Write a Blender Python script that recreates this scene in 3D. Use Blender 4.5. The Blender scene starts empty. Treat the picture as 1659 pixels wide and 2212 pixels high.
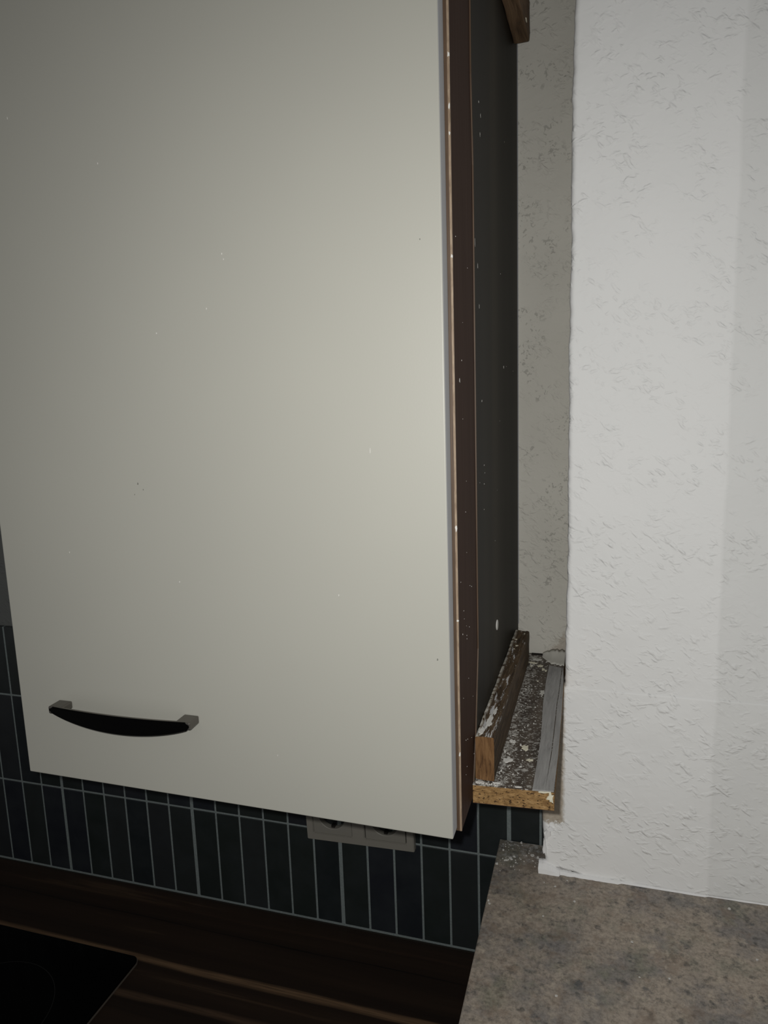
import bpy, bmesh, math, random
from mathutils import Vector, noise, Matrix

random.seed(7)
scene = bpy.context.scene
COL = scene.collection

# ------------------------------------------------------------------ camera
cam_data = bpy.data.cameras.new('camera')
cam_data.sensor_fit = 'VERTICAL'
cam_data.sensor_height = 24.0
cam_data.lens = 1554.16 * 24.0 / 2212.0
cam_data.clip_start = 0.01
cam = bpy.data.objects.new('camera', cam_data)
cam.location = (0.88005, -0.83413, 0.73667)
cam.rotation_euler = (math.radians(80.473), math.radians(1.8807), math.radians(17.112))
COL.objects.link(cam)
scene.camera = cam

# ------------------------------------------------------------------ world, flash, exposure
world = bpy.data.worlds.new('room_ambience')
scene.world = world
world.use_nodes = True
bg = world.node_tree.nodes['Background']
bg.inputs['Color'].default_value = (1.0, 0.985, 0.955, 1)
bg.inputs['Strength'].default_value = 0.158

fl = bpy.data.lights.new('phone_flash', 'SPOT')          # the LED flash beside the lens
fl.energy = 12.0
fl.spot_size = math.radians(146)
fl.spot_blend = 1.0
fl.color = (1.0, 0.99, 0.955)
fl.shadow_soft_size = 0.0035
flash = bpy.data.objects.new('phone_flash', fl)
flash.location = (0.86535, -0.83692, 0.74703)
flash.rotation_euler = (Vector((0.74, -.20, .54)) - Vector(flash.location)).to_track_quat('-Z', 'Y').to_euler()
COL.objects.link(flash)

vs = scene.view_settings
vs.view_transform = 'Standard'
vs.look = 'None'
vs.gamma = 1.0
vs.use_curve_mapping = False
vs.exposure = 0.0


# ------------------------------------------------------------------ material helpers
class Mat:
    def __init__(self, name, color=(.5, .5, .5), rough=.5, spec=.5, metal=0.0):
        self.m = bpy.data.materials.new(name)
        self.m.use_nodes = True
        self.nt = self.m.node_tree
        self.b = self.nt.nodes['Principled BSDF']
        self.b.inputs['Base Color'].default_value = (*color, 1)
        self.b.inputs['Roughness'].default_value = rough
        self.b.inputs['Specular IOR Level'].default_value = spec
        self.b.inputs['Metallic'].default_value = metal

    def n(self, t, ins=None, **props):
        nd = self.nt.nodes.new(t)
        for k, v in props.items():
            setattr(nd, k, v)
        for k, v in (ins or {}).items():
            self.set(nd.inputs[k], v)
        return nd

    def set(self, sock, v):
        if isinstance(v, bpy.types.NodeSocket):
            self.nt.links.new(v, sock)
        elif isinstance(v, tuple) and len(v) == 3 and sock.type == 'RGBA':
            sock.default_value = (*v, 1)
        else:
            sock.default_value = v

    def coord(self, scale=(1, 1, 1), loc=(0, 0, 0), rot=(0, 0, 0)):
        g = self.n('ShaderNodeNewGeometry')
        mp = self.n('ShaderNodeMapping', {'Vector': g.outputs['Position'], 'Scale': scale, 'Location': loc, 'Rotation': rot})
        return mp.outputs['Vector']

    def noise(self, vec, scale, detail=3.0, rough=.5, dist=0.0):
        return self.n('ShaderNodeTexNoise', {'Vector': vec, 'Scale': scale, 'Detail': detail, 'Roughness': rough, 'Distortion': dist}).outputs['Fac']

    def ramp(self, fac, stops, interp='LINEAR'):
        r = self.n('ShaderNodeValToRGB', {'Fac': fac})
        r.color_ramp.interpolation = interp
        els = r.color_ramp.elements
        while len(els) < len(stops):
            els.new(0.5)
        for e, (pos, c) in zip(els, stops):
            e.position = pos
            e.color = (c, c, c, 1) if not isinstance(c, tuple) else (*c, 1)
        return r.outputs['Color']

    def mix(self, fac, a, b, mode='MIX'):
        nd = self.n('ShaderNodeMix', data_type='RGBA', blend_type=mode)
        self.set(nd.inputs['Factor'], fac)
        self.set(nd.inputs['A'], a) if False else None
        ca = [i for i in nd.inputs if i.name == 'A' and i.type == 'RGBA'][0]
        cb = [i for i in nd.inputs if i.name == 'B' and i.type == 'RGBA'][0]
        self.set(ca, a)
        self.set(cb, b)
        return [o for o in nd.outputs if o.type == 'RGBA'][0]

    def math(self, op, a, b=0.0, clamp=False):
        nd = self.n('ShaderNodeMath', operation=op, use_clamp=clamp)
        self.set(nd.inputs[0], a)
        self.set(nd.inputs[1], b)
        return nd.outputs[0]

    def color(self, c):
        self.set(self.b.inputs['Base Color'], c)

    def rough(self, c):
        self.set(self.b.inputs['Roughness'], c)

    def bump(self, h, strength=.5, dist=.001):
        nd = self.n('ShaderNodeBump', {'Height': h, 'Strength': strength, 'Distance': dist})
        self.set(self.b.inputs['Normal'], nd.outputs['Normal'])


def crinkle(M, vec, s=1.0):
    """roller-applied plaster: soft lumps with short smeared ridges; a height field"""
    va = M.n('ShaderNodeMapping', {'Vector': M.coord(rot=(0, math.radians(-40), 0)), 'Scale': (1.0, 1.0, 2.2)}).outputs['Vector']
    vb = M.n('ShaderNodeMapping', {'Vector': M.coord(loc=(.7, .2, .4), rot=(0, math.radians(12), 0)), 'Scale': (1.0, 1.0, 2.0)}).outputs['Vector']
    mask = M.ramp(M.noise(vec, 22 * s, 2.0), [(.36, .10), (.62, 1.0)], 'EASE')
    a = M.ramp(M.noise(va, 62 * s, 2.0, .5), [(.52, 0.0), (.74, 1.0)], 'EASE')
    b = M.ramp(M.noise(vb, 74 * s, 2.0, .5), [(.54, 0.0), (.74, 1.0)], 'EASE')
    r = M.math('MULTIPLY', M.math('MAXIMUM', a, M.math('MULTIPLY', b, .7)), mask)
    lumps = M.noise(vec, 36 * s, 2.0, .5)
    fine = M.noise(vec, 260 * s, 2.0, .5)
    h = M.math('ADD', M.math('MULTIPLY', r, 1.25), M.math('MULTIPLY', lumps, 1.3))
    return M.math('ADD', h, M.math('MULTIPLY', fine, 0.07)), r


# --- plaster of the right-hand wall
def m_plaster():
    M = Mat('white_plaster', (.80, .80, .785), .85, .25)
    v = M.coord((1, 1, 1.0))
    h, r = crinkle(M, v)
    M.bump(h, .7, .0015)
    tone = M.noise(M.coord(), 4.0, 3.0)
    c = M.ramp(tone, [(.35, (.895, .900, .893)), (.65, (.925, .927, .920))])
    # mottled tan tone in the broken corner below the shelf end, with a ragged lower edge
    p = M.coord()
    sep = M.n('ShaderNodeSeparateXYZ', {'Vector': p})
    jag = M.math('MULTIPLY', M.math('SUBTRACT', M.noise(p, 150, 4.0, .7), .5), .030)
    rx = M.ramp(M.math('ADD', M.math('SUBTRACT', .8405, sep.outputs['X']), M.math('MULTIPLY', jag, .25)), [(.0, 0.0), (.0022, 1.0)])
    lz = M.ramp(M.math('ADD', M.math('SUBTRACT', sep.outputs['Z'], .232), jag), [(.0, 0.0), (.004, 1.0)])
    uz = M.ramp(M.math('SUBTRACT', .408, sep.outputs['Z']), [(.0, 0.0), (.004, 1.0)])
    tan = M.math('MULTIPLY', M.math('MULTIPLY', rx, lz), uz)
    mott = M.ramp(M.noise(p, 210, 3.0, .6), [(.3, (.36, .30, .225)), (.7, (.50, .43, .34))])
    # slightly greyer tone right of the seam
    sx = M.math('ADD', sep.outputs['X'], M.math('MULTIPLY', M.math('SUBTRACT', M.noise(p, 9, 2.0), .5), .006))
    seam_tone = M.ramp(M.math('SUBTRACT', sx, .9925), [(.0, 0.0), (.004, 1.0)])
    c = M.mix(seam_tone, c, (.835, .840, .830))
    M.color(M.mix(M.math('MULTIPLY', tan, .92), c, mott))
    return M.m


def m_filler():
    M = Mat('white_filler', (.86, .86, .86), .8, .3)
    v = M.coord()
    M.bump(M.noise(v, 160, 4.0, .6), .6, .0012)
    return M.m


def m_backwall():
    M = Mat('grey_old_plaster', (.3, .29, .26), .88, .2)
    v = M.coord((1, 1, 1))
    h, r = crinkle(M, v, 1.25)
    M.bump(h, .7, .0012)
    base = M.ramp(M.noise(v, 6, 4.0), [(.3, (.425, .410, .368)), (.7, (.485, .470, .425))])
    # scraped patches where the top coat has come off in little flakes
    cell = M.n('ShaderNodeTexVoronoi', {'Vector': v, 'Scale': 420.0, 'Randomness': 1.0}, feature='F1').outputs['Distance']
    flakes = M.math('MULTIPLY', M.ramp(M.noise(v, 240, 2.0, .5, .8), [(.60, 0.0), (.63, 1.0)]),
                    M.ramp(M.noise(v, 26, 2.0), [(.50, 0.0), (.60, 1.0)]))
    c = M.mix(M.math('MULTIPLY', flakes, .55), base, (.22, .215, .19))
    # peeled brownish corner low down by the pier, with a ragged outline
    sep = M.n('ShaderNodeSeparateXYZ', {'Vector': v})
    dx = M.math('SUBTRACT', .842, sep.outputs['X'])
    dz = M.math('SUBTRACT', sep.outputs['Z'], .418)
    d = M.math('ADD', M.math('MULTIPLY', dx, 1.15), M.math('MULTIPLY', dz, .95))
    d = M.math('ADD', d, M.math('MULTIPLY', M.math('SUBTRACT', M.noise(v, 130, 4.0, .7), .5), .045))
    peel = M.ramp(d, [(.030, 1.0), (.036, 0.0)])
    c = M.mix(M.math('MULTIPLY', peel, .75), c, (.32, .28, .235))
    # left of the cabinet the wall colour turns dark grey
    c = M.mix(M.ramp(M.math('SUBTRACT', sep.outputs['X'], .45), [(.0, 1.0), (.001, 0.0)]), c, (.12, .125, .122))
    M.color(c)
    return M.m


def m_tile():
    M = Mat('dark_tile', (.012, .016, .018), .33, .38)
    oi = M.n('ShaderNodeObjectInfo')
    c = M.ramp(oi.outputs['Random'], [(0.0, (.0160, .0205, .0190)), (.35, (.0115, .0155, .0170)), (.6, (.0135, .0155, .0215)), (.85, (.0210, .0235, .0245)), (1.0, (.0125, .0175, .0160))])
    v = M.coord()
    w = M.ramp(M.noise(v, 22, 4.0, .6), [(.40, 0.0), (.72, 1.0)])
    M.color(M.mix(M.math('MULTIPLY', w, .55), c, (.026, .031, .034)))
    M.rough(M.ramp(M.noise(v, 30, 3.0), [(.3, .30), (.7, .46)]))
    M.bump(M.noise(v, 38, 2.0), .15, .001)
    return M.m


def m_grout():
    M = Mat('grey_grout', (.15, .17, .168), .9, .1)
    v = M.coord()
    M.color(M.ramp(M.noise(v, 500, 3.0, .7), [(.3, (.150, .178, .178)), (.7, (.215, .245, .245))]))
    M.bump(M.noise(v, 900, 2.0), .4, .0004)
    return M.m


def m_door():
    M = Mat('cream_laminate', (.34, .335, .285), .42, .32)
    v = M.coord()
    M.color(M.ramp(M.noise(v, 5, 3.0), [(.3, (.345, .341, .306)), (.7, (.36, .356, .318))]))
    M.bump(M.noise(v, 900, 2.0), .08, .0003)
    return M.m


def m_door_edge():
    return Mat('pale_grey_edge_band', (.42, .43, .45), .5, .3).m


def grain(name, cols, axis_scale, scale=1.0, rough=.5, spec=.3, bump=.15, contrast=(.3, .7), dist=0.6):
    M = Mat(name, cols[0], rough, spec)
    v = M.coord(axis_scale)
    n1 = M.noise(v, 26 * scale, 5.0, .6, dist)
    stops = [(contrast[0] + (contrast[1] - contrast[0]) * i / (len(cols) - 1), c) for i, c in enumerate(cols)]
    M.color(M.ramp(n1, stops))
    M.bump(n1, bump, .0006)
    return M


def m_worktop():
    M = Mat('dark_wood_worktop', (.02, .012, .008), .55, .25)
    v = M.coord((.35, 9, 9))
    n1 = M.noise(v, 3.0, 5.0, .6, .4)
    fine = M.noise(M.coord((2.0, 60, 60)), 8.0, 3.0, .6)
    c = M.ramp(n1, [(.30, (.010, .0065, .0050)), (.48, (.019, .0115, .0075)), (.60, (.026, .0155, .0100)), (.66, (.060, .037, .022)), (.70, (.024, .0145, .0095)), (.85, (.015, .0095, .007))])
    c = M.mix(M.math('MULTIPLY', fine, .55), c, (.011, .007, .005))
    # two broad lighter bands in the wood print, where the photograph shows them
    sep = M.n('ShaderNodeSeparateXYZ', {'Vector': M.coord()})
    wob = M.math('MULTIPLY', M.math('SUBTRACT', M.noise(M.coord((.8, 6, 6)), 4.0, 3.0), .5), .02)
    yy = M.math('ADD', sep.outputs['Y'], wob)
    for yc, wd, col, k in ((-.124, .0075, (.150, .092, .052), .9), (-.178, .0065, (.085, .052, .032), .75), (-.056, .0015, (.004, .003, .0025), .8), (-.028, .003, (.030, .017, .011), .6)):
        dd = M.math('ABSOLUTE', M.math('SUBTRACT', yy, yc))
        f = M.ramp(M.math('DIVIDE', dd, wd), [(.35, k), (1.0, 0.0)])
        f2 = M.math('MULTIPLY', f, M.ramp(fine, [(.25, .35), (.6, 1.0)]))
        c = M.mix(f2, c, col)
    M.color(c)
    return M.m


def m_slab():
    M = Mat('mottled_stone_laminate', (.2, .18, .15), .55, .3)
    v = M.coord()
    big = M.noise(v, 11, 5.0, .62, .2)
    c = M.ramp(big, [(.34, (.215, .200, .185)), (.46, (.315, .272, .228)), (.56, (.350, .298, .245)), (.68, (.255, .240, .195))])
    blue = M.ramp(M.noise(M.coord(loc=(3.1, 1.7, 0)), 16, 6.0, .68), [(.50, 0.0), (.62, 1.0)])
    c = M.mix(M.math('MULTIPLY', blue, .6), c, (.160, .155, .160))
    olive = M.ramp(M.noise(M.coord(loc=(-2.3, 5.7, 0)), 18, 6.0, .68), [(.52, 0.0), (.64, 1.0)])
    c = M.mix(M.math('MULTIPLY', olive, .6), c, (.175, .180, .135))
    dk = M.ramp(M.noise(M.coord(loc=(7, 2, 0)), 75, 5.0, .72), [(.54, 0.0), (.66, 1.0)])
    c = M.mix(M.math('MULTIPLY', dk, .75), c, (.070, .070, .066))
    blot = M.ramp(M.noise(M.coord(loc=(1.3, 9, 0)), 34, 5.0, .66), [(.62, 0.0), (.70, 1.0)])
    c = M.mix(M.math('MULTIPLY', blot, .75), c, (.060, .066, .074))
    lt = M.ramp(M.noise(M.coord(loc=(5, 12, 0)), 60, 5.0, .7), [(.55, 0.0), (.70, 1.0)])
    c = M.mix(M.math('MULTIPLY', lt, .50), c, (.50, .43, .34))
    gr = M.ramp(M.noise(v, 210, 4.0, .75), [(.36, (.62, .61, .60)), (.50, (1.0, 1.0, 1.0)), (.66, (1.30, 1.29, 1.27))])
    c = M.mix(.8, c, gr, 'MULTIPLY')
    rust = M.ramp(M.noise(M.coord(loc=(11, 3, 0)), 48, 5.0, .7), [(.52, 0.0), (.64, 1.0)])
    c = M.mix(M.math('MULTIPLY', rust, .45), c, (.20, .145, .105))
    # plaster dust lying at the back corner
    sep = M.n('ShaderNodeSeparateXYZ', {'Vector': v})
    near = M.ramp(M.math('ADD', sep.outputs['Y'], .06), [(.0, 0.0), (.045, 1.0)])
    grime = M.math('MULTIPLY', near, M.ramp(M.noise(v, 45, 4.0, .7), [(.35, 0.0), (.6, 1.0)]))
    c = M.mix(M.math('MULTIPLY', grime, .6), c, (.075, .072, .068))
    dust = M.math('MULTIPLY', near, M.ramp(M.noise(v, 120, 4.0, .7), [(.52, 0.0), (.66, 1.0)]))
    c = M.mix(M.math('MULTIPLY', dust, .6), c, (.52, .52, .52))
    M.color(c)
    M.bump(M.noise(v, 300, 2.0), .1, .0004)
    return M.m


def m_chipboard():
    M = Mat('raw_chipboard', (.4, .24, .09), .85, .15)
    v = M.coord((1, 1, 2.6))
    n1 = M.noise(v, 190, 4.0, .7, .6)
    c = M.ramp(n1, [(.28, (.07, .036, .014)), (.40, (.20, .115, .046)), (.55, (.29, .175, .073)), (.75, (.40, .26, .125))])
    sp = M.ramp(M.noise(M.coord((1, 1, 2), loc=(2, 2, 2)), 330, 2.0, .5), [(.60, 0.0), (.66, 1.0)])
    M.color(M.mix(sp, c, (.045, .025, .012)))
    M.bump(n1, .9, .0012)
    return M.m


def m_shelf_top():
    M = Mat('brown_laminate_with_paint_dust', (.06, .045, .035), .6, .3)
    v = M.coord()
    base = M.ramp(M.noise(M.coord((6, 1, 1)), 20, 4.0), [(.3, (.040, .030, .023)), (.7, (.085, .066, .050))])
    sep = M.n('ShaderNodeSeparateXYZ', {'Vector': v})
    # dust lies thickest along the batten and towards the front
    side = M.ramp(M.math('SUBTRACT', sep.outputs['X'], .780), [(.0, .085), (.022, .055), (.031, -.02), (.060, -.06)])
    f1 = M.math('ADD', M.noise(v, 420, 4.0, .75), side)
    f2 = M.math('ADD', M.noise(v, 120, 4.0, .7), side)
    d1 = M.ramp(f1, [(.565, 0.0), (.62, 1.0)])
    d2 = M.ramp(f2, [(.60, 0.0), (.68, 1.0)])
    dust = M.math('MAXIMUM', M.math('MULTIPLY', d1, .62), M.math('MULTIPLY', d2, .5))
    M.color(M.mix(dust, base, (.62, .61, .57)))
    M.bump(M.noise(v, 420, 3.0), .5, .0005)
    return M.m


def m_batten(dark=True):
    M = Mat('weathered_dark_wood' if dark else 'dark_brown_wood', (.08, .055, .03), .75, .2)
    v = M.coord((9, .7, 9))
    n1 = M.noise(v, 34, 5.0, .65, .8)
    if dark:
        c = M.ramp(n1, [(.30, (.022, .014, .008)), (.48, (.062, .040, .022)), (.62, (.105, .070, .040)), (.75, (.040, .025, .014))])
    else:
        c = M.ramp(n1, [(.30, (.060, .035, .018)), (.50, (.115, .070, .038)), (.70, (.15, .095, .052))])
    if dark:
        vv = M.coord()
        sep = M.n('ShaderNodeSeparateXYZ', {'Vector': vv})
        top = M.ramp(M.math('SUBTRACT', sep.outputs['Z'], .4545), [(.0, 0.0), (.003, 1.0)])
        # a white paint smear dragged along the front third of the top, thin specks behind
        ye = M.math('SUBTRACT', sep.outputs['Y'], -.300)
        smear = M.ramp(ye, [(.0, .10), (.055, .08), (.10, -.06), (.30, -.16)])
        xs = M.ramp(M.math('ABSOLUTE', M.math('SUBTRACT', sep.outputs['X'], .7885)), [(.0015, .04), (.0055, -.25)])
        f = M.math('ADD', M.math('ADD', M.noise(M.coord((5, .8, 5)), 60, 4.0, .7), smear), xs)
        paint = M.math('MULTIPLY', M.ramp(f, [(.615, 0.0), (.68, 1.0)]), top)
        c = M.mix(M.math('MULTIPLY', paint, .8), c, (.52, .52, .52))
        sp = M.math('MULTIPLY', M.ramp(M.noise(vv, 520, 3.0, .7), [(.66, 0.0), (.70, 1.0)]), top)
        c = M.mix(M.math('MULTIPLY', sp, .7), c, (.55, .52, .45))
        # paint left along the upper edge beside the cabinet
        ed = M.ramp(M.math('SUBTRACT', sep.outputs['X'], .7814), [(.0009, 1.0), (.0022, 0.0)])
        ef = M.math('MULTIPLY', M.math('MULTIPLY', ed, top), M.ramp(M.noise(vv, 120, 3.0, .6), [(.40, 0.0), (.5, 1.0)]))
        c = M.mix(ef, c, (.62, .60, .53))
    M.color(c)
    M.bump(n1, .8, .0012)
    return M.m


def m_endgrain():
    M = Mat('sawn_wood_end', (.2, .1, .05), .8, .2)
    v = M.coord((7, 1, .8))
    n1 = M.noise(v, 62, 4.0, .65, 1.0)
    M.color(M.ramp(n1, [(.30, (.050, .023, .010)), (.48, (.135, .070, .029)), (.70, (.195, .108, .048))]))
    M.bump(n1, .7, .001)
    return M.m


def m_strip():
    M = Mat('grey_painted_wood', (.26, .255, .25), .7, .25)
    v = M.coord((8, .7, 1))
    n1 = M.noise(v, 46, 5.0, .7, .5)
    M.color(M.ramp(n1, [(.28, (.205, .200, .195)), (.5, (.275, .270, .262)), (.75, (.33, .325, .315))]))
    M.bump(n1, .7, .001)
    return M.m


def m_sheet():
    M = Mat('dark_wood_sheet', (.02, .018, .014), .5, .04)
    broad = M.noise(M.coord((0, 1, .03), loc=(0, 4.43, 0)), 9.0, 2.0)
    fine = M.noise(M.coord((4, 26, .35)), 13.0, 4.0, .6)
    c = M.ramp(broad, [(.36, (.0140, .0125, .0095)), (.52, (.023, .020, .0150)), (.64, (.040, .034, .024))])
    M.color(M.mix(M.math('MULTIPLY', fine, .45), c, (.014, .012, .0095)))
    M.bump(fine, .05, .0006)
    return M.m


MAT = {}
MAT['plaster'] = m_plaster()
MAT['filler'] = m_filler()
MAT['backwall'] = m_backwall()
MAT['tile'] = m_tile()
MAT['grout'] = m_grout()
MAT['door'] = m_door()
MAT['door_edge'] = m_door_edge()
g_ = grain('brown_wood_laminate', [(.044, .024, .017), (.058, .034, .025), (.068, .041, .031)], (6, 60, .5), .5, .6, .03, .05)
MAT['side'] = g_.m
MAT['sheet'] = m_sheet()
g_ = grain('brown_edge_band', [(.060, .037, .022), (.095, .060, .038)], (40, 40, 2), .5, .5, .3, .1)
MAT['edge'] = g_.m
g_ = grain('worn_light_edge', [(.17, .120, .080), (.25, .185, .13), (.32, .25, .18)], (30, 30, 6), .6, .5, .3, .1)
MAT['edge_light'] = g_.m
MAT['worktop'] = m_worktop()
MAT['slab'] = m_slab()
MAT['chip'] = m_chipboard()
MAT['shelf_top'] = m_shelf_top()
MAT['batten'] = m_batten(True)
MAT['batten_up'] = m_batten(False)
MAT['end'] = m_endgrain()
MAT['strip'] = m_strip()
MAT['handle_black'] = Mat('glossy_black_handle_face', (.0012, .0012, .0012), .08, .05).m
MAT['handle_metal'] = Mat('brushed_grey_metal', (.17, .16, .145), .32, .5, .85).m
MAT['hob'] = Mat('black_glass', (.0012, .0012, .0013), .12, .18).m
MAT['hob_print'] = Mat('grey_print', (.016, .016, .016), .5, .2).m
MAT['hob_edge'] = Mat('ground_glass_edge', (.10, .085, .07), .4, .4).m
MAT['socket'] = Mat('grey_brown_plastic', (.215, .203, .177), .45, .3).m
MAT['socket_in'] = Mat('grey_plastic', (.200, .190, .166), .45, .3).m
MAT['clip'] = Mat('dark_contact_metal', (.02, .018, .016), .4, .4, .3).m
MAT['speck'] = Mat('white_paint', (.56, .55, .52), .7, .3).m
MAT['flake'] = Mat('cream_paint_flake', (.58, .55, .44), .75, .25).m
MAT['caulk'] = Mat('grey_caulk', (.46, .45, .41), .75, .25).m
MAT['seam'] = Mat('pale_grey_seam', (.29, .30, .33), .6, .3).m
MAT['joint_and_shade'] = Mat('dark_joint_and_shade', (.02, .018, .015), .9, .1).m
MAT['floor'] = grain('grey_floor', [(.10, .095, .09), (.14, .135, .13)], (1, 1, 1), .3, .6, .3, .05).m


# ------------------------------------------------------------------ object helpers
def link(name, me, mats, parent=None, smooth=False):
    o = bpy.data.objects.new(name, me)
    COL.objects.link(o)
    if not isinstance(mats, (list, tuple)):
        mats = [mats]
    for m in mats:
        me.materials.append(m)
    if smooth:
        for p in me.polygons:
            p.use_smooth = True
    if parent is not None:
        o.parent = parent
    return o


def to_mesh(name, bm, origin=(0, 0, 0)):
    bmesh.ops.recalc_face_normals(bm, faces=bm.faces)
    bmesh.ops.translate(bm, verts=bm.verts, vec=-Vector(origin))
    me = bpy.data.meshes.new(name)
    bm.to_mesh(me)
    bm.free()
    return me


def tag(o, label=None, cat=None, group=None, kind=None):
    if label:
        o['label'] = label
    if cat:
        o['category'] = cat
    if group:
        o['group'] = group
    if kind:
        o['kind'] = kind
    return o


def empty(name, loc):
    o = bpy.data.objects.new(name, None)
    o.empty_display_size = .05
    o.location = loc
    COL.objects.link(o)
    return o


def box(x0, x1, y0, y1, z0, z1, bevel=0.0, seg=2, bm=None):
    bm = bm or bmesh.new()
    r = bmesh.ops.create_cube(bm, size=1.0)
    for v in r['verts']:
        v.co = Vector((x0 + (v.co.x + .5) * (x1 - x0), y0 + (v.co.y + .5) * (y1 - y0), z0 + (v.co.z + .5) * (z1 - z0)))
    if bevel > 0:
        es = list({e for v in r['verts'] for e in v.link_edges})
        bmesh.ops.bevel(bm, geom=es, offset=bevel, segments=seg, affect='EDGES', profile=.5)
    return bm


def prism(pts, axis, a, b, bevel=0.0, seg=2, bm=None):
    """extrude a 2-D outline along an axis (0 x, 1 y, 2 z) from a to b"""
    bm = bm or bmesh.new()

    def P(p, t):
        if axis == 0:
            return (t, p[0], p[1])
        if axis == 1:
            return (p[0], t, p[1])
        return (p[0], p[1], t)
    va = [bm.verts.new(P(p, a)) for p in pts]
    vb = [bm.verts.new(P(p, b)) for p in pts]
    n = len(pts)
    fs = [bm.faces.new(va), bm.faces.new(vb[::-1])]
    for i in range(n):
        fs.append(bm.faces.new((va[i], vb[i], vb[(i + 1) % n], va[(i + 1) % n])))
    bmesh.ops.recalc_face_normals(bm, faces=fs)
    if bevel > 0:
        es = list({e for f in fs for e in f.edges})
        bmesh.ops.bevel(bm, geom=es, offset=bevel, segments=seg, affect='EDGES', profile=.5)
    return bm


def nz(x, y, z, s, seed=0.0):
    return noise.noise(Vector((x * s + seed * 17.3, y * s - seed * 5.1, z * s + seed)))


def blob_flake(cx, cy, cz, rx, ry, h, n=9, bm=None, seed=0, up='z'):
    """an irregular thin chip lying flat (up z), or stuck to a plane facing -y or +x"""
    bm = bm or bmesh.new()
    rnd = random.Random(seed)
    ph = rnd.random() * 6
    lo, hi = [], []

    def P(a, b, c):
        if up == 'z':
            return (cx + a, cy + b, cz + c)
        if up == 'y':
            return (cx + a, cy - c, cz + b)
        return (cx + c, cy + a, cz + b)
    for i in range(n):
        t = 2 * math.pi * i / n + ph
        k = .45 + .75 * rnd.random()
        lo.append(bm.verts.new(P(rx * k * math.cos(t), ry * k * math.sin(t), 0)))
        hi.append(bm.verts.new(P(rx * k * .85 * math.cos(t), ry * k * .85 * math.sin(t), h * (.7 + .6 * rnd.random()))))
    bm.faces.new(lo[::-1])
    bm.faces.new(hi)
    for i in range(n):
        j = (i + 1) % n
        bm.faces.new((lo[i], lo[j], hi[j], hi[i]))
    return bm


# ------------------------------------------------------------------ measured layout (metres)
YD, YD2 = -.3639, -.3484          # door front and back
YC = -.3461                       # carcass front
XL, XR = .3948, .7771             # door sides
XC = .7802                        # right face of the cabinet side
ZC = .4076                        # carcass bottom
ZT = 1.31                         # carcass top (above the frame)
ZSH = .4203                       # shelf top
ZS = .1717                        # top of the stone-look ledge
YP = -.0483                       # face of the right wall
XP = .8392                        # its left corner above the shelf
XP2 = .8146                       # and below it
YW = .006                         # plaster face of the back wall

# ------------------------------------------------------------------ setting: floor, walls
o = link('floor', to_mesh('floor', box(-1.4, 2.2, -2.2, .1, -.93, -.90)), MAT['floor'])
tag(o, 'plain grey floor below the worktop', kind='structure')

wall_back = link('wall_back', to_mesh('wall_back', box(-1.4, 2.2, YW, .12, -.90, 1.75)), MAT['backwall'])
tag(wall_back, 'rough grey plaster back wall behind the cabinet with dark tiles below', kind='structure')

# grout bed and tiles (children of the back wall)
GR = .0027
PITCH = .038
EXTRA = .00244
X0 = -.0371
TILE_W = PITCH - GR
ROWS = [(.0040, .1446 - GR / 2), (.1446 + GR / 2, .2903 - GR / 2), (.2903 + GR / 2, .4010)]
grout = link('grout', to_mesh('grout', box(-.66, XP2 - .0002, .0007, YW + .001, .0002, .4005)), MAT['grout'], wall_back)


def joint_x(k):
    """left joint centre and half width of tile column k"""
    steps = (k - 3) // 6 + 1
    wide = (k - 3) % 6 == 0
    x = X0 + k * PITCH + EXTRA * steps - (EXTRA / 2 if wide else 0)
    return x, (GR + (EXTRA if wide else 0)) / 2


tile_meshes = {}


def tile_mesh(w, h):
    key = (round(w, 5), round(h, 5))
    if key not in tile_meshes:
        bm = box(-w / 2, w / 2, 0, .0055, 0, h, .0009, 2)
        me = to_mesh('tile', bm)
        me.materials.append(MAT['tile'])
        tile_meshes[key] = me
    return tile_meshes[key]


for k in range(-15, 24):
    xa, ha = joint_x(k)
    xb, hb = joint_x(k + 1)
    a, b = xa + ha, xb - hb
    if a > XP2 - .003:
        continue
    b = min(b, XP2 - .0006)
    for z0, z1 in ROWS:
        t = bpy.data.objects.new('tile', tile_mesh(b - a, z1 - z0))
        COL.objects.link(t)
        t.location = ((a + b) / 2, random.uniform(-.0002, .0002), z0)
        t.parent = wall_back

# right wall: a plaster face standing 5 cm proud of the back wall, wider below the shelf
XRIGHT = 1.75
SEAM = .993


def pier_left(z):
    e = .0012 * nz(0, 0, z, 60, 1) + .0006 * nz(0, 0, z, 230, 2) + .0012 * nz(0, 0, z, 14, 3)
    if z > .4035:
        return XP + .0022 * (z - .42) / .68 + e
    if z > .236:
        return XP2 + e * .5
    # ragged, broken lower corner
    pts = [(.236, .8146), (.225, .8149), (.2106, .8162), (.198, .8170), (.190, .8173), (.180, .8178), (.17, .8178)]
    for (z1, x1), (z0, x0) in zip(pts, pts[1:]):
        if z >= z0:
            return x0 + (x1 - x0) * (z - z0) / (z1 - z0) + e * .6
    return .8178


def pier_bottom(x):
    # the plaster has lifted off the ledge along a short slit
    t = (x - .828) / (.861 - .828)
    lift = 0.0
    if 0 < t < 1:
        lift = .0062 * (1 - t) ** .8 * min(1, t * 14) + .0012
    return ZS + .0004 + lift


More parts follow.
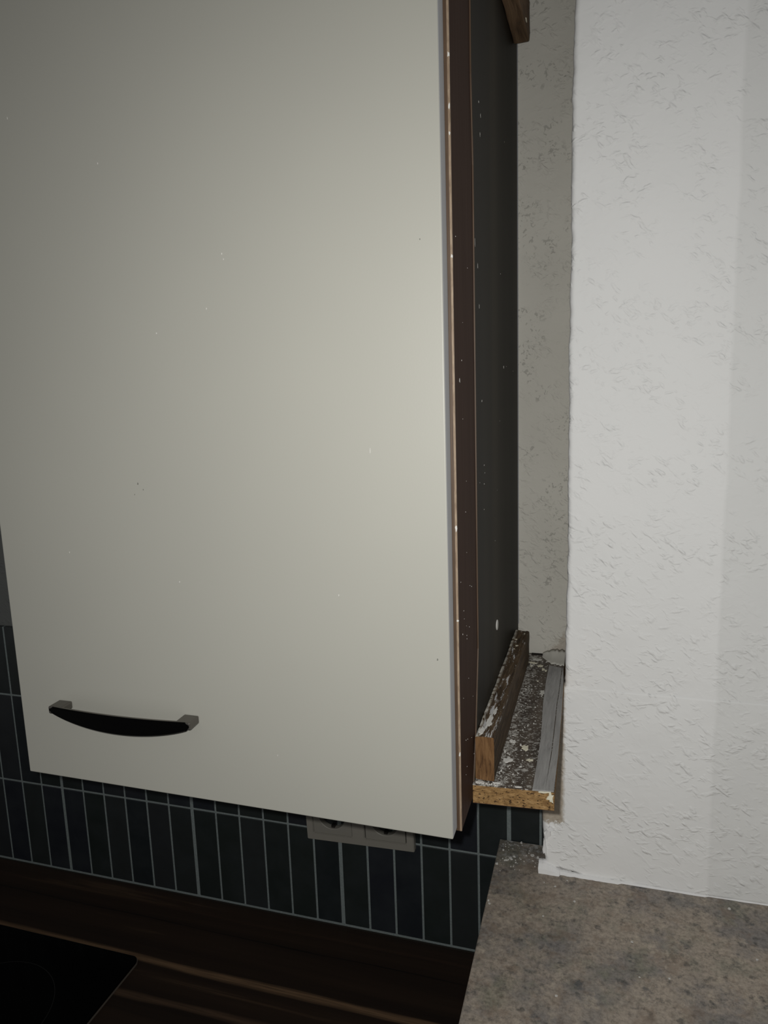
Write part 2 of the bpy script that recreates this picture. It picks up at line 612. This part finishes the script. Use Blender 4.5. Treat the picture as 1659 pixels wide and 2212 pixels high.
def build_pier():
    bm = bmesh.new()
    zs = [ZS + .0004 + i * (.4030 - ZS) / 80 for i in range(81)]
    zs += [.4034, .4038] + [.4038 + (i + 1) * (1.75 - .4038) / 300 for i in range(300)]
    nu = 150
    us = []
    r = .0055
    # dense columns at the corner, then growing steps
    s = 0.0
    while s < .93:
        us.append(s)
        s += .0008 if s < .008 else (.0035 if s < .25 else .012)
    grid = []
    for z in zs:
        xl = pier_left(z)
        row = []
        for s in us:
            xabs = XP2 + s * (XRIGHT - XP2) / us[-1]
            w = min(1, max(0, (s - .012) / .045))
            x = (xl + s) * (1 - w) + xabs * w
            x = max(x, xl + s * .3)
            d = x - xl
            y = YP
            if d < r:
                y += r - math.sqrt(max(0, r * r - (r - d) ** 2))
            y += .0010 * nz(x, 0, z, 22, 4) + .0014 * nz(x, 0, z, 7, 5)
            # the plaster right of the seam falls back a little
            if x > SEAM + .004 * nz(0, 0, z, 3, 6):
                y += .0006 + .016 * (x - SEAM)
            zz = z
            if z < .19:
                zb = pier_bottom(x)
                f = (z - ZS) / (.19 - ZS)
                zz = zb + (.19 - zb) * f
            row.append(bm.verts.new((x, y, zz)))
        grid.append(row)
    for i in range(len(zs) - 1):
        for j in range(len(us) - 1):
            bm.faces.new((grid[i][j], grid[i][j + 1], grid[i + 1][j + 1], grid[i + 1][j]))
    # return face to the back wall, and the closing faces
    back = [bm.verts.new((row[0].co.x, YW - .0002, row[0].co.z)) for row in grid]
    for i in range(len(zs) - 1):
        bm.faces.new((back[i], grid[i][0], grid[i + 1][0], back[i + 1]))
    bl, br = back[0], bm.verts.new((XRIGHT, YW - .0002, grid[0][-1].co.z))
    tl, tr = back[-1], bm.verts.new((XRIGHT, YW - .0002, grid[-1][-1].co.z))
    bm.faces.new([bl] + [v for v in grid[0]] + [br])
    bm.faces.new([tr] + [v for v in reversed(grid[-1])] + [tl])
    bm.faces.new([br] + [row[-1] for row in grid] + [tr])
    bm.faces.new([tl, tr, br, bl] + [] if False else [tr, br, bl] + back[1:-1] + [tl])
    return bm


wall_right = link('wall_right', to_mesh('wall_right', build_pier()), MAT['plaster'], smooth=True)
tag(wall_right, 'bright white roughly plastered wall to the right of the shelf', kind='structure')

# torn plaster flaps on the broken lower corner
bm = blob_flake(.8205, YP + .0006, .2215, .0042, .0105, .0032, 11, seed=3, up='y')
link('plaster_flap', to_mesh('plaster_flap', bm), MAT['filler'], wall_right)
bm = blob_flake(.8245, YP + .0004, .2280, .0048, .0030, .0034, 10, seed=5, up='y')
link('plaster_flap', to_mesh('plaster_flap', bm), MAT['filler'], wall_right)
bm = blob_flake(.8178, YP + .001, .2010, .0030, .0130, .0026, 11, seed=9, up='y')
link('plaster_flap', to_mesh('plaster_flap', bm), MAT['filler'], wall_right)


link('slit_shade', to_mesh('slit_shade', box(.8290, .8590, YP + .0012, YP + .02, ZS + .0006, ZS + .0062)), MAT['joint_and_shade'], wall_right)  # solid dark strip in the slit, its shade put into the colour


# white filler skirting the wall where it meets the ledge
def build_bead():
    bm = bmesh.new()
    xs = [.8106 + i * .002 for i in range(13)] + [.836 + i * .004 for i in range(230)]
    rings = []
    for i, x in enumerate(xs):
        if x < .826:
            h = .0118 - .25 * max(0, x - .818)
        elif x < .836:
            h = .0098 - .65 * (x - .826)
        else:
            h = max(.0016, .0033 - .03 * (x - .836))
        h += .0009 * nz(x, 0, 0, 240, 8) if x < .86 else .0003 * nz(x, 0, 0, 90, 8)
        d = (.0075 if x < .836 else .0045) + .0012 * nz(x, 0, 0, 150, 9)
        if x > .9:
            d = .0022 + .0006 * nz(x, 0, 0, 60, 9)
        if x > SEAM:
            d -= .001
        yb = YP + .004
        if x > SEAM:
            yb += .0006 + .016 * (x - SEAM)
        h = max(h, .0008)
        prof = [(yb, 0), (yb - .004 - d, 0), (yb - .004 - d * .8, h * .45), (yb - .004 - d * .35, h * .85), (yb - .003, h), (yb, h)]
        rings.append([bm.verts.new((x + (.0016 * nz(0, q[0], q[1], 500, 3) if i == 0 else 0), q[0], ZS + .0002 + q[1])) for q in prof])
    for a, b in zip(rings, rings[1:]):
        for j in range(6):
            bm.faces.new((a[j], a[(j + 1) % 6], b[(j + 1) % 6], b[j]))
    bm.faces.new(rings[0])
    bm.faces.new(rings[-1][::-1])
    return bm


o = link('trim_1', to_mesh('trim_1', build_bead()), MAT['filler'])
tag(o, 'white filler bead along the foot of the plastered wall on the stone ledge', kind='structure')

# half wall carrying the ledge
o = link('wall_low', to_mesh('wall_low', box(.790, 1.75, -.44, YW - .001, -.90, ZS - .0302)), MAT['plaster'])
tag(o, 'low half wall under the stone-look ledge', kind='structure')

# ------------------------------------------------------------------ worktop and hob
root = empty('worktop', (-.06, -.33, -.038))
R0 = root.location.copy()
link('board', to_mesh('board', box(-.9, .7885, -.66, -.0004, -.038, 0, .0015, 2), R0), MAT['worktop'], root)
link('joint_sealant', to_mesh('joint_sealant', box(-.9, .7885, -.0020, .0004, 0, .0006), R0), MAT['joint_and_shade'], root)
tag(root, 'dark brown wood grain worktop running below the tiles', 'worktop')

root = empty('ceramic_hob', (.0, -.39, .0))
R0 = root.location.copy()


def rounded_rect(x0, x1, y0, y1, r, n=8):
    pts = []
    for cx, cy, a0 in ((x1 - r, y1 - r, 0), (x0 + r, y1 - r, 90), (x0 + r, y0 + r, 180), (x1 - r, y0 + r, 270)):
        for i in range(n + 1):
            a = math.radians(a0 + 90 * i / n)
            pts.append((cx + r * math.cos(a), cy + r * math.sin(a)))
    return pts


link('glass_plate', to_mesh('glass_plate', prism(rounded_rect(-.285, .2972, -.640, -.1275, .010), 2, .0004, .0048, .0008), R0), MAT['hob'], root)
link('ground_edge', to_mesh('ground_edge', prism(rounded_rect(-.2858, .2980, -.6408, -.1267, .0106), 2, .0002, .0024), R0), MAT['hob_edge'], root)


def ring(cx, cy, r, w, z):
    bm = bmesh.new()
    n = 96
    A = [[bm.verts.new((cx + q * math.cos(2 * math.pi * i / n), cy + q * math.sin(2 * math.pi * i / n), z)) for i in range(n)] for q in (r, r + w)]
    for i in range(n):
        j = (i + 1) % n
        bm.faces.new((A[0][i], A[0][j], A[1][j], A[1][i]))
    return bm


for cx, cy, r in ((.163, -.258, .083), (-.13, -.258, .095), (.163, -.50, .105), (-.13, -.50, .075)):
    link('cooking_zone_ring', to_mesh('ring', ring(cx, cy, r, .0007, .00486), R0), MAT['hob_print'], root)
tag(root, 'black glass hob with rounded corner set on the dark worktop', 'hob')

# ------------------------------------------------------------------ stone-look ledge
slab_pts = [(.7583, -.0006), (1.75, -.0006), (1.75, -.46), (.7620, -.46), (.7605, -.281)]
root = empty('stone_ledge', (1.2, -.23, ZS - .03))
R0 = root.location.copy()
slab_pts = [(.7583, YW - .0064 - .0002), (XRIGHT, -.0006), (XRIGHT, -.46), (.7620, -.46), (.7605, -.281)]
link('top', to_mesh('top', prism(slab_pts, 2, ZS - .030, ZS, .0012, 2), R0), MAT['slab'], root)
tag(root, 'mottled brown and grey stone-look ledge under the white wall', 'ledge')

# plaster crumbs on the ledge
bm = bmesh.new()
crumbs = [(765.7, -22.8), (774, -40.2), (780, -32.5), (769.9, -42.1), (783.4, -42.9), (761.5, -50.6), (801.3, -25.3), (808, -27.4), (775.6, -36.3), (777.8, -38.5), (785.6, -3.5), (772, -41.5),
          (844.2, -60.5), (818.9, -70.7), (822.4, -125.3), (854.3, -94.3), (761.9, -116.3), (763.9, -121.1), (842.9, -227.6), (918.3, -184.4), (831.5, -74.4), (945.9, -179.3), (1029.5, -132.9), (912.7, -139.7), (1014.8, -63.4)]
rnd = random.Random(4)
for i, (x, y) in enumerate(crumbs):
    r = rnd.uniform(.0011, .0021) if i < 12 else rnd.uniform(.0008, .0014)
    blob_flake(x / 1000, y / 1000, ZS + .0001, r * 1.3, r, r * .9, 7, bm, i)
for i in range(45):
    x, y = rnd.uniform(.763, .808), -abs(rnd.gauss(.028, .017)) - .003
    r = rnd.uniform(.0003, .0008)
    blob_flake(x, y, ZS + .0001, r * 1.3, r, r, 5, bm, 100 + i)
o = link('plaster_crumbs', to_mesh('plaster_crumbs', bm, (.79, -.04, ZS)), MAT['speck'])
o.location = (.79, -.04, ZS)
tag(o, 'white plaster crumbs scattered at the back corner of the stone ledge', 'crumbs', kind='stuff')

# ------------------------------------------------------------------ wall cabinet
cab = empty('wall_cabinet', ((XL + XC) / 2, -.17, ZC))
R0 = cab.location.copy()
YB = YW - .0006


def part(name, bm, mats, parent=cab, smooth=False, org=None):
    return link(name, to_mesh(name, bm, R0 if org is None else org), mats, parent, smooth)


side = part('side_panel', box(XC - .018, XC, YC, YB, ZC, ZT, .0006, 2), MAT['side'])
part('edge_band', box(XC - .0175, XC - .0014, YC - .0006, YC + .0004, ZC + .0002, ZT), MAT['edge'], side)
part('worn_edge', box(XC - .0016, XC + .0001, YC - .0008, YC + .0006, ZC, ZT, .0004, 2), MAT['edge_light'], side)
part('side_panel', box(XL + .001, XL + .019, YC, YB, ZC, ZT, .0006, 2), MAT['side'])
part('bottom_panel', box(XL + .0195, XC - .0185, YC, YB, ZC, ZC + .018), MAT['side'])
part('top_panel', box(XL + .0195, XC - .0185, YC, YB, ZT - .018, ZT), MAT['side'])
part('back_panel', box(XL + .0195, XC - .0185, -.012, -.008, ZC + .0185, ZT - .0185), MAT['side'])

# dark sheet glued on the cabinet side, with its worn front edge
sheet_pts = [(-.2975, ZSH + .0008), (-.286, .456), (-.2705, .525), (-.2700, .70), (-.2690, .90), (-.2740, .96), (-.2700, ZT), (YB - .0045, ZT), (YB - .0045, ZSH + .0008)]
sheet = part('side_sheet', prism(sheet_pts, 0, XC + .0001, XC + .0013), MAT['sheet'])
edge_line = [p for p in sheet_pts[:7]]
bm = bmesh.new()
for (y0, z0), (y1, z1) in zip(edge_line, edge_line[1:]):
    prism([(y0 - .0011, z0), (y0 + .0001, z0), (y1 + .0001, z1), (y1 - .0011, z1)], 0, XC + .0001, XC + .0011, bm=bm)
part('sheet_edge', bm, MAT['edge'], sheet)
part('wall_seam', box(XC + .0001, XC + .0016, YB - .0044, YB, .457, ZT - .2), MAT['seam'])


def disc(cx, cy, cz, r, t, n=20):
    bm = bmesh.new()
    pts = [(cy + r * math.cos(2 * math.pi * i / n), cz + r * math.sin(2 * math.pi * i / n)) for i in range(n)]
    return prism(pts, 0, cx, cx + t, .0002, 1, bm)


part('screw_cap', disc(XC + .0012, -.1717, .5125, .0050, .0009), MAT['speck'])
# paint specks on the side
bm = bmesh.new()
for i, (y, z, a, b) in enumerate([(-.3209, .7565, .0016, .0011), (-.3288, .7423, .0022, .0032), (-.2439, .7263, .0024, .0020), (-.2356, .6728, .0022, .0016), (-.2330, .6660, .0018, .0012), (-.1139, .7561, .003, .0036),
                                  (-.2448, .9516, .0030, .0016), (-.2369, .9444, .0022, .0030), (-.240, .930, .0014, .0030), (-.2575, .83, .0016, .0060), (-.268, .845, .0012, .008), (-.252, .80, .0012, .003)]):
    x = XC + (.0012 if y > -.27 else 0)
    blob_flake(x, y, z, a * .7, b * .62, .00015, 8, bm, 200 + i, 'x')
rnd = random.Random(12)
for i in range(26):
    y, z = rnd.uniform(-.34, -.29), rnd.choice((rnd.uniform(.42, .62), rnd.uniform(.42, .95)))
    blob_flake(XC, y, z, rnd.uniform(.0003, .0009), rnd.uniform(.0002, .0005), .0002, 6, bm, 300 + i, 'x')
for i in range(10):
    y, z = rnd.uniform(-.26, -.02), rnd.uniform(.47, 1.0)
    blob_flake(XC + .0012, y, z, rnd.uniform(.0005, .0013), rnd.uniform(.0003, .0006), .0002, 6, bm, 400 + i, 'x')
# chips on the worn front edge
for i, z in enumerate((.8985, .915, .945, .823, .573, .640, .47)):
    blob_flake(XC - .0006, YC - .0007, z, .0009, .0014 + .0016 * ((i * 7) % 4) / 4, .0003, 7, bm, 500 + i, 'y')
tag(part('paint_specks', bm, MAT['speck']), kind='stuff')

# door
door_pts = [(XL, .4141), (XR, .4112), (XR, ZT + .003), (XL, ZT + .003)]
bm = prism(door_pts, 1, YD, YD2, .0011, 3)
for f in bm.faces:
    f.material_index = 1 if f.normal.x > .6 and f.calc_center_median().y > YD + .0006 else 0
door = part('door', bm, [MAT['door'], MAT['door_edge']])
tag(door, 'plain cream laminate door')

# handle: flat crescent face, slightly bowed outwards, on two short posts
HX0, HX1 = .4375, .5712


def build_grip():
    bm = bmesh.new()
    n = 40
    rings = []
    for i in range(n + 1):
        t = i / n
        x = HX0 + (HX1 - HX0) * t
        e = 1 - (2 * t - 1) ** 2
        bow = .0032 * e
        y0 = YD - .0142 - bow
        th = .0040
        end = min(1, min(t, 1 - t) * 34)
        k = .30 + .70 * math.sqrt(max(0, 1 - (1 - end) ** 2))
        zt = .4862 - .0006 * e - (1 - k) * .0026
        zb = .4808 - .0008 * t - .0107 * (e ** .85) + (1 - k) * .0022
        b = min(.0011, (zt - zb) * .25)
        prof = [(y0 + b, zt), (y0, zt - b), (y0, zb + b), (y0 + b, zb), (y0 + th - b, zb), (y0 + th, zb + b), (y0 + th, zt - b), (y0 + th - b, zt)]
        rings.append([bm.verts.new((x, q[0], q[1])) for q in prof])
    for a, c in zip(rings, rings[1:]):
        for j in range(8):
            f = bm.faces.new((a[j], a[(j + 1) % 8], c[(j + 1) % 8], c[j]))
            f.material_index = 0 if j in (0, 1, 2) else 1
    for f in (bm.faces.new(rings[0]), bm.faces.new(rings[-1][::-1])):
        f.material_index = 1
    return bm


grip = part('handle', build_grip(), [MAT['handle_black'], MAT['handle_metal']], door)
tag(grip, 'glossy black bow handle with grey metal posts')
for x0, x1 in ((.4366, .4497), (.5588, .5720)):
    part('handle_post', box(x0, x1, YD - .0140, YD - .0001, .4797, .4862, .0011, 2), MAT['handle_metal'], door)

bm = bmesh.new()
for i, (x, z) in enumerate([(524.6, 905.6), (619.9, 835.2), (621, 831.4), (604.7, 798.9), (561.9, 784.1), (724, 696.2), (463.1, 615.9), (564.2, 595.9), (696.1, 592.2), (639.3, 460.3), (449.2, 946.2)]):
    blob_flake(x / 1000, YD, z / 1000, .0004, .0009 if i not in (5,) else .003, .0002, 7, bm, 600 + i, 'y')
tag(part('paint_specks', bm, MAT['speck'], door), kind='stuff')
bm = bmesh.new()
for i, (x, z, r) in enumerate([(.5343, .6725, .0012), (.5385, .668, .0008), (.7682, .5492, .0008), (.7626, .8322, .0007), (.5305, .664, .0006)]):
    blob_flake(x, YD, z, r * .7, r, .00015, 7, bm, 700 + i, 'y')
tag(part('dirt_marks', bm, Mat('grey_dirt', (.16, .16, .14), .7, .2).m, door), kind='stuff')
tag(cab, 'cream fronted wall cabinet with dark brown side and black bow handle', 'cabinet')

# ------------------------------------------------------------------ filler shelf between cabinet and wall
shelf = empty('filler_shelf', (.81, -.15, .4040))
R0 = shelf.location.copy()
XS0 = XC + .0002


def shelf_right(y):
    return .8375 + (.8446 - .8375) * min(1, max(0, (-.050 - y) / .2467))


ys_front, ys_back = -.2992, YB - .001
out = [(XS0, ys_front - .0018), (.8446, ys_front + .0022), (.8390, -.070), (.8370, -.0445), (.8370, ys_back), (XS0, ys_back)]
part('chipboard_core', prism(out, 2, .4042, ZSH - .0008), MAT['chip'], shelf)
part('top_laminate', prism(out, 2, ZSH - .0008, ZSH, 0), MAT['shelf_top'], shelf)
part('bottom_laminate', prism(out, 2, .4038, .4042), MAT['side'], shelf)
# grey painted strip along the wall side, split by a long crack
crack = [(.8352, -.038), (.8356, -.075), (.8362, -.1155), (.8360, -.135), (.8371, -.1826), (.8377, -.215), (.8380, -.240)]
left_edge = [(.8206, -.034), (.8208, -.080), (.8224, -.137), (.8250, -.180), (.8266, -.209), (.8275, -.255), (.8278, ys_front)]
rear = [(x - .0003, y) for x, y in crack]
L = left_edge + [(.8376, ys_front + .001)] + list(reversed([(x - .00035, y) for x, y in crack]))
Rr = [(.8376, ys_front + .001), (.8442, ys_front + .0021), (.8438, -.238), (.8416, -.150), (.8393, -.085), (.8372, -.046), (.8364, -.036)] + [(x + .00035, y) for x, y in crack]
part('painted_strip', prism(L, 2, ZSH, ZSH + .0012), MAT['strip'], shelf)
part('painted_strip', prism(Rr, 2, ZSH, ZSH + .0010), MAT['strip'], shelf)
# cream paint left on the front right corner
bm = blob_flake(.8418, ys_front + .0019, .4150, .0032, .0052, .0006, 13, seed=31, up='y')
part('paint_remnant', bm, MAT['flake'], shelf)
bm = blob_flake(.8370, ys_front + .0017, .4194, .0055, .0013, .0006, 11, seed=34, up='y')
part('paint_remnant', bm, MAT['flake'], shelf)


# grey caulk smeared in the back corner
def build_caulk():
    bm = bmesh.new()
    rings = []
    n = 22
    for i in range(n + 1):
        x = .8105 + (.8368 - .8105) * i / n
        k = min(1.0, (i + 1) / 10)
        h = (.0060 + .0022 * nz(x, 0, 0, 330, 2)) * k + .0006
        d = (.0285 + .0075 * nz(x, 0, 0, 330, 5)) * (.25 + .75 * k) + .002
        pts = []
        for j in range(7):
            t = j / 6
            y = ys_back - d * (1 - t)
            z = ZSH + .0002 + h * t ** 2.2 + .0004 * nz(x, y, 0, 300, 6) + (.0004 if j > 0 else 0)
            pts.append(bm.verts.new((x, y, z)))
        pts.append(bm.verts.new((x, ys_back, ZSH)))
        pts.append(bm.verts.new((x, ys_back - d, ZSH)))
        rings.append(pts)
    m = len(rings[0])
    for a, b in zip(rings, rings[1:]):
        for j in range(m):
            bm.faces.new((a[j], a[(j + 1) % m], b[(j + 1) % m], b[j]))
    bm.faces.new(rings[0])
    bm.faces.new(rings[-1][::-1])
    return bm


part('caulk_smear', build_caulk(), MAT['caulk'], shelf, True)
part('back_gap', box(.7972, .8150, ys_back - .0060, ys_back, ZSH, ZSH + .0005), MAT['joint_and_shade'], shelf)
# paint chips lying on the shelf
for i, (x, y, a, b, m) in enumerate([(.8151, -.2309, .0038, .0050, 'flake'), (.8029, -.2563, .0038, .0050, 'speck'), (.8210, -.2519, .0036, .0030, 'flake'), (.8193, -.1092, .0026, .0075, 'caulk'), (.8147, -.0446, .0026, .0036, 'flake'),
                                     (.8105, -.0343, .0032, .0044, 'flake'), (.8015, -.0271, .0048, .0030, 'flake'), (.8180, -.0480, .0014, .0024, 'flake'), (.7984, -.2417, .0012, .0030, 'speck'), (.8022, -.2214, .0030, .0034, 'speck'),
                                     (.7985, -.2950, .0032, .0012, 'speck'), (.7855, -.2966, .0036, .0022, 'speck'), (.8162, -.2965, .0040, .0011, 'speck'), (.8120, -.0793, .0010, .0018, 'flake'), (.8145, -.2650, .0012, .0014, 'speck'),
                                     (.8050, -.0160, .0055, .0035, 'caulk'), (.8005, -.0370, .0013, .0020, 'flake')]):
    if x < .7975 and y > -.296:
        x = .7995
    part('paint_chip', blob_flake(x, y, ZSH, a * 1.1, b * 1.1, .0004, 15, seed=40 + i), MAT[m], shelf)
bm = bmesh.new()
rnd = random.Random(21)
for i in range(130):
    y = rnd.uniform(-.298, -.012)
    x = .7985 + abs(rnd.gauss(0, .010))
    if x > .8205 + (.007 if y < -.2 else 0):
        continue
    r = rnd.uniform(.0003, .0009)
    blob_flake(x, y, ZSH, r * 1.1, r * 1.4, r * .35, 6, bm, 900 + i)
for i in range(30):
    r = rnd.uniform(.0003, .0009)
    blob_flake(rnd.uniform(.7815, .80), rnd.uniform(-.2995, -.2972), ZSH, r, r, r * .8, 5, bm, 1300 + i)
tag(part('dust_crumbs', bm, MAT['speck'], shelf), kind='stuff')
tag(shelf, 'narrow chipboard shelf strewn with paint dust between cabinet and white wall', 'shelf')


# ------------------------------------------------------------------ battens
def build_batten(x0, x1, y0, y1, z0, z1, seed, r=.0016, m=60, wob=.0006):
    """a slightly uneven sawn batten running along y; front end gets its own material"""
    bm = bmesh.new()
    rings = []
    base = []
    for cx, cz, a0 in ((x1 - r, z1 - r, 0), (x0 + r, z1 - r, 90), (x0 + r, z0 + r, 180), (x1 - r, z0 + r, 270)):
        for i in range(4):
            a = math.radians(a0 + 30 * i)
            base.append((cx + r * math.cos(a), cz + r * math.sin(a)))
    full = []
    for i, p in enumerate(base):
        q = base[(i + 1) % len(base)]
        full.append(p)
        if math.hypot(p[0] - q[0], p[1] - q[1]) > .006:
            for k in range(1, 5):
                full.append((p[0] + (q[0] - p[0]) * k / 5, p[1] + (q[1] - p[1]) * k / 5))
    for i in range(m + 1):
        y = y0 + (y1 - y0) * i / m
        ring_ = []
        for x, z in full:
            dx = wob * nz(x, y * .25, z, 160, seed)
            dz = wob * 1.4 * nz(x, y * .25, z, 160, seed + 3)
            if i in (0, m):
                dy = .0005 * nz(x, 0, z, 400, seed + 7)
            else:
                dy = 0
            X = max(x0, x + dx)
            Z = max(z0, z + dz) if z < (z0 + z1) / 2 else z + dz
            ring_.append(bm.verts.new((X, y + dy, Z)))
        rings.append(ring_)
    k = len(full)
    for a, b in zip(rings, rings[1:]):
        for j in range(k):
            bm.faces.new((a[j], a[(j + 1) % k], b[(j + 1) % k], b[j]))
    bm.faces.new(rings[-1])
    cap = bm.faces.new(rings[0][::-1])
    cap.material_index = 1
    return bm


XB0, XB1 = XC + .0014, .7970
for nm, z0, z1, mt, lab, sd in (('wooden_batten', ZSH + .0009, .4592, 'batten', 'weathered wooden batten with white paint smear lying on the chipboard shelf', 2),
                                ('wooden_batten', 1.0800, 1.1180, 'batten_up', 'dark brown batten fixed high on the cabinet side, clean underside showing', 6)):
    c = Vector(((XB0 + XB1) / 2, -.165, z0))
    rt = empty(nm, c)
    link('strip_body', to_mesh('strip_body', build_batten(XB0, XB1, -.2945, -.028, z0, z1, sd), c), [MAT[mt], MAT['end']], rt)
    if mt == 'batten':
        for i, (x, y, a, b) in enumerate([(.7895, -.080, .0035, .0035), (.7860, -.060, .0036, .0012), (.7935, -.040, .0014, .0050), (.7868, -.118, .0014, .0022), (.7880, -.090, .0012, .0014)]):
            link('paint_chip', to_mesh('paint_chip', blob_flake(x, y, z1 - .0004, a * .6, b * .6, .0008, 8, seed=60 + i), c), MAT['flake'], rt)
        for i, (x, y, a, b) in enumerate([(.7858, -.285, .0028, .006), (.7885, -.268, .0028, .010), (.7905, -.246, .002, .006)]):
            link('paint_smear', to_mesh('paint_smear', blob_flake(x, y, z1 - .0003, a, b * 1.5, .0005, 18, seed=80 + i), c), MAT['speck'], rt)
    else:
        link('paint_chip', to_mesh('paint_chip', blob_flake(XB1 - .0002, -.055, 1.088, .006, .0012, .0006, 9, seed=91, up='x'), c), MAT['flake'], rt)
    tag(rt, lab, 'batten')

# ------------------------------------------------------------------ double power socket
sock = empty('power_socket', (.570, -.0003, .1765))
sock.rotation_euler = (0, math.radians(-1.9), 0)
FW, FH = .076, .0405
xsb = [-FW, -.066, -.010, .006 + .002, .064 + .002, FW]
zsb = [-FH, -.0300, .0262, FH]
bm = bmesh.new()
vv = [[bm.verts.new((x, 0, z)) for x in xsb] for z in zsb]
fs = []
for i in range(3):
    for j in range(5):
        if i == 1 and j in (1, 3):
            continue
        fs.append(bm.faces.new((vv[i][j], vv[i][j + 1], vv[i + 1][j + 1], vv[i + 1][j])))
ex = bmesh.ops.extrude_face_region(bm, geom=fs)
bmesh.ops.translate(bm, verts=[g for g in ex['geom'] if isinstance(g, bmesh.types.BMVert)], vec=(0, -.0088, 0))
bmesh.ops.recalc_face_normals(bm, faces=bm.faces)
es = [e for e in bm.edges if len(e.link_faces) == 2 and e.calc_face_angle(0) > 1.0 and min(v.co.y for v in e.verts) < -.004]
bmesh.ops.bevel(bm, geom=es, offset=.0009, segments=2, affect='EDGES')
link('frame', to_mesh('frame', bm), MAT['socket'], sock)


def build_insert(w, h, cz):
    """square plate with a round recessed well"""
    bm = bmesh.new()
    n = 64
    rad = .0196

    def sq(i):
        a = 2 * math.pi * i / n
        c, s = math.cos(a), math.sin(a)
        k = 1 / max(abs(c), abs(s))
        return (w / 2 * c * k, h / 2 * s * k)
    loops = []
    loops.append([bm.verts.new((sq(i)[0], -.002, sq(i)[1])) for i in range(n)])
    loops.append([bm.verts.new((sq(i)[0], -.0078, sq(i)[1])) for i in range(n)])
    loops.append([bm.verts.new((sq(i)[0] * .985, -.0083, sq(i)[1] * .985)) for i in range(n)])
    for r, y in ((rad + .0008, -.0083), (rad, -.0078), (rad - .0004, .0065)):
        loops.append([bm.verts.new((r * math.cos(2 * math.pi * i / n), y, cz + r * math.sin(2 * math.pi * i / n))) for i in range(n)])
    for a, b in zip(loops, loops[1:]):
        for i in range(n):
            j = (i + 1) % n
            bm.faces.new((a[i], a[j], b[j], b[i]))
    bm.faces.new(loops[-1])
    return bm


for cx in (-.038, .037):
    w, h = .0553, .0555
    ins = link('socket_insert', to_mesh('socket_insert', build_insert(w, h, 0.0)), MAT['socket_in'], sock)
    ins.location = (cx, 0, -.0019)
    for s in (-1, 1):
        link('earth_clip', to_mesh('earth_clip', box(-.0024, .0024, -.0062, .004, *sorted((s * .0190, s * .0158)))), MAT['clip'], ins)
        link('side_rib', to_mesh('side_rib', box(*sorted((s * .0192, s * .0168)), -.0060, .005, -.0030, .0030)), MAT['socket_in'], ins)
        link('pin_hole', to_mesh('pin_hole', prism([(s * .0095 + .0026 * math.cos(a * math.pi / 8), .0026 * math.sin(a * math.pi / 8)) for a in range(16)], 1, .0058, .0064)), MAT['clip'], ins)
tag(sock, 'grey double power socket on the dark tiles below the cabinet', 'socket')
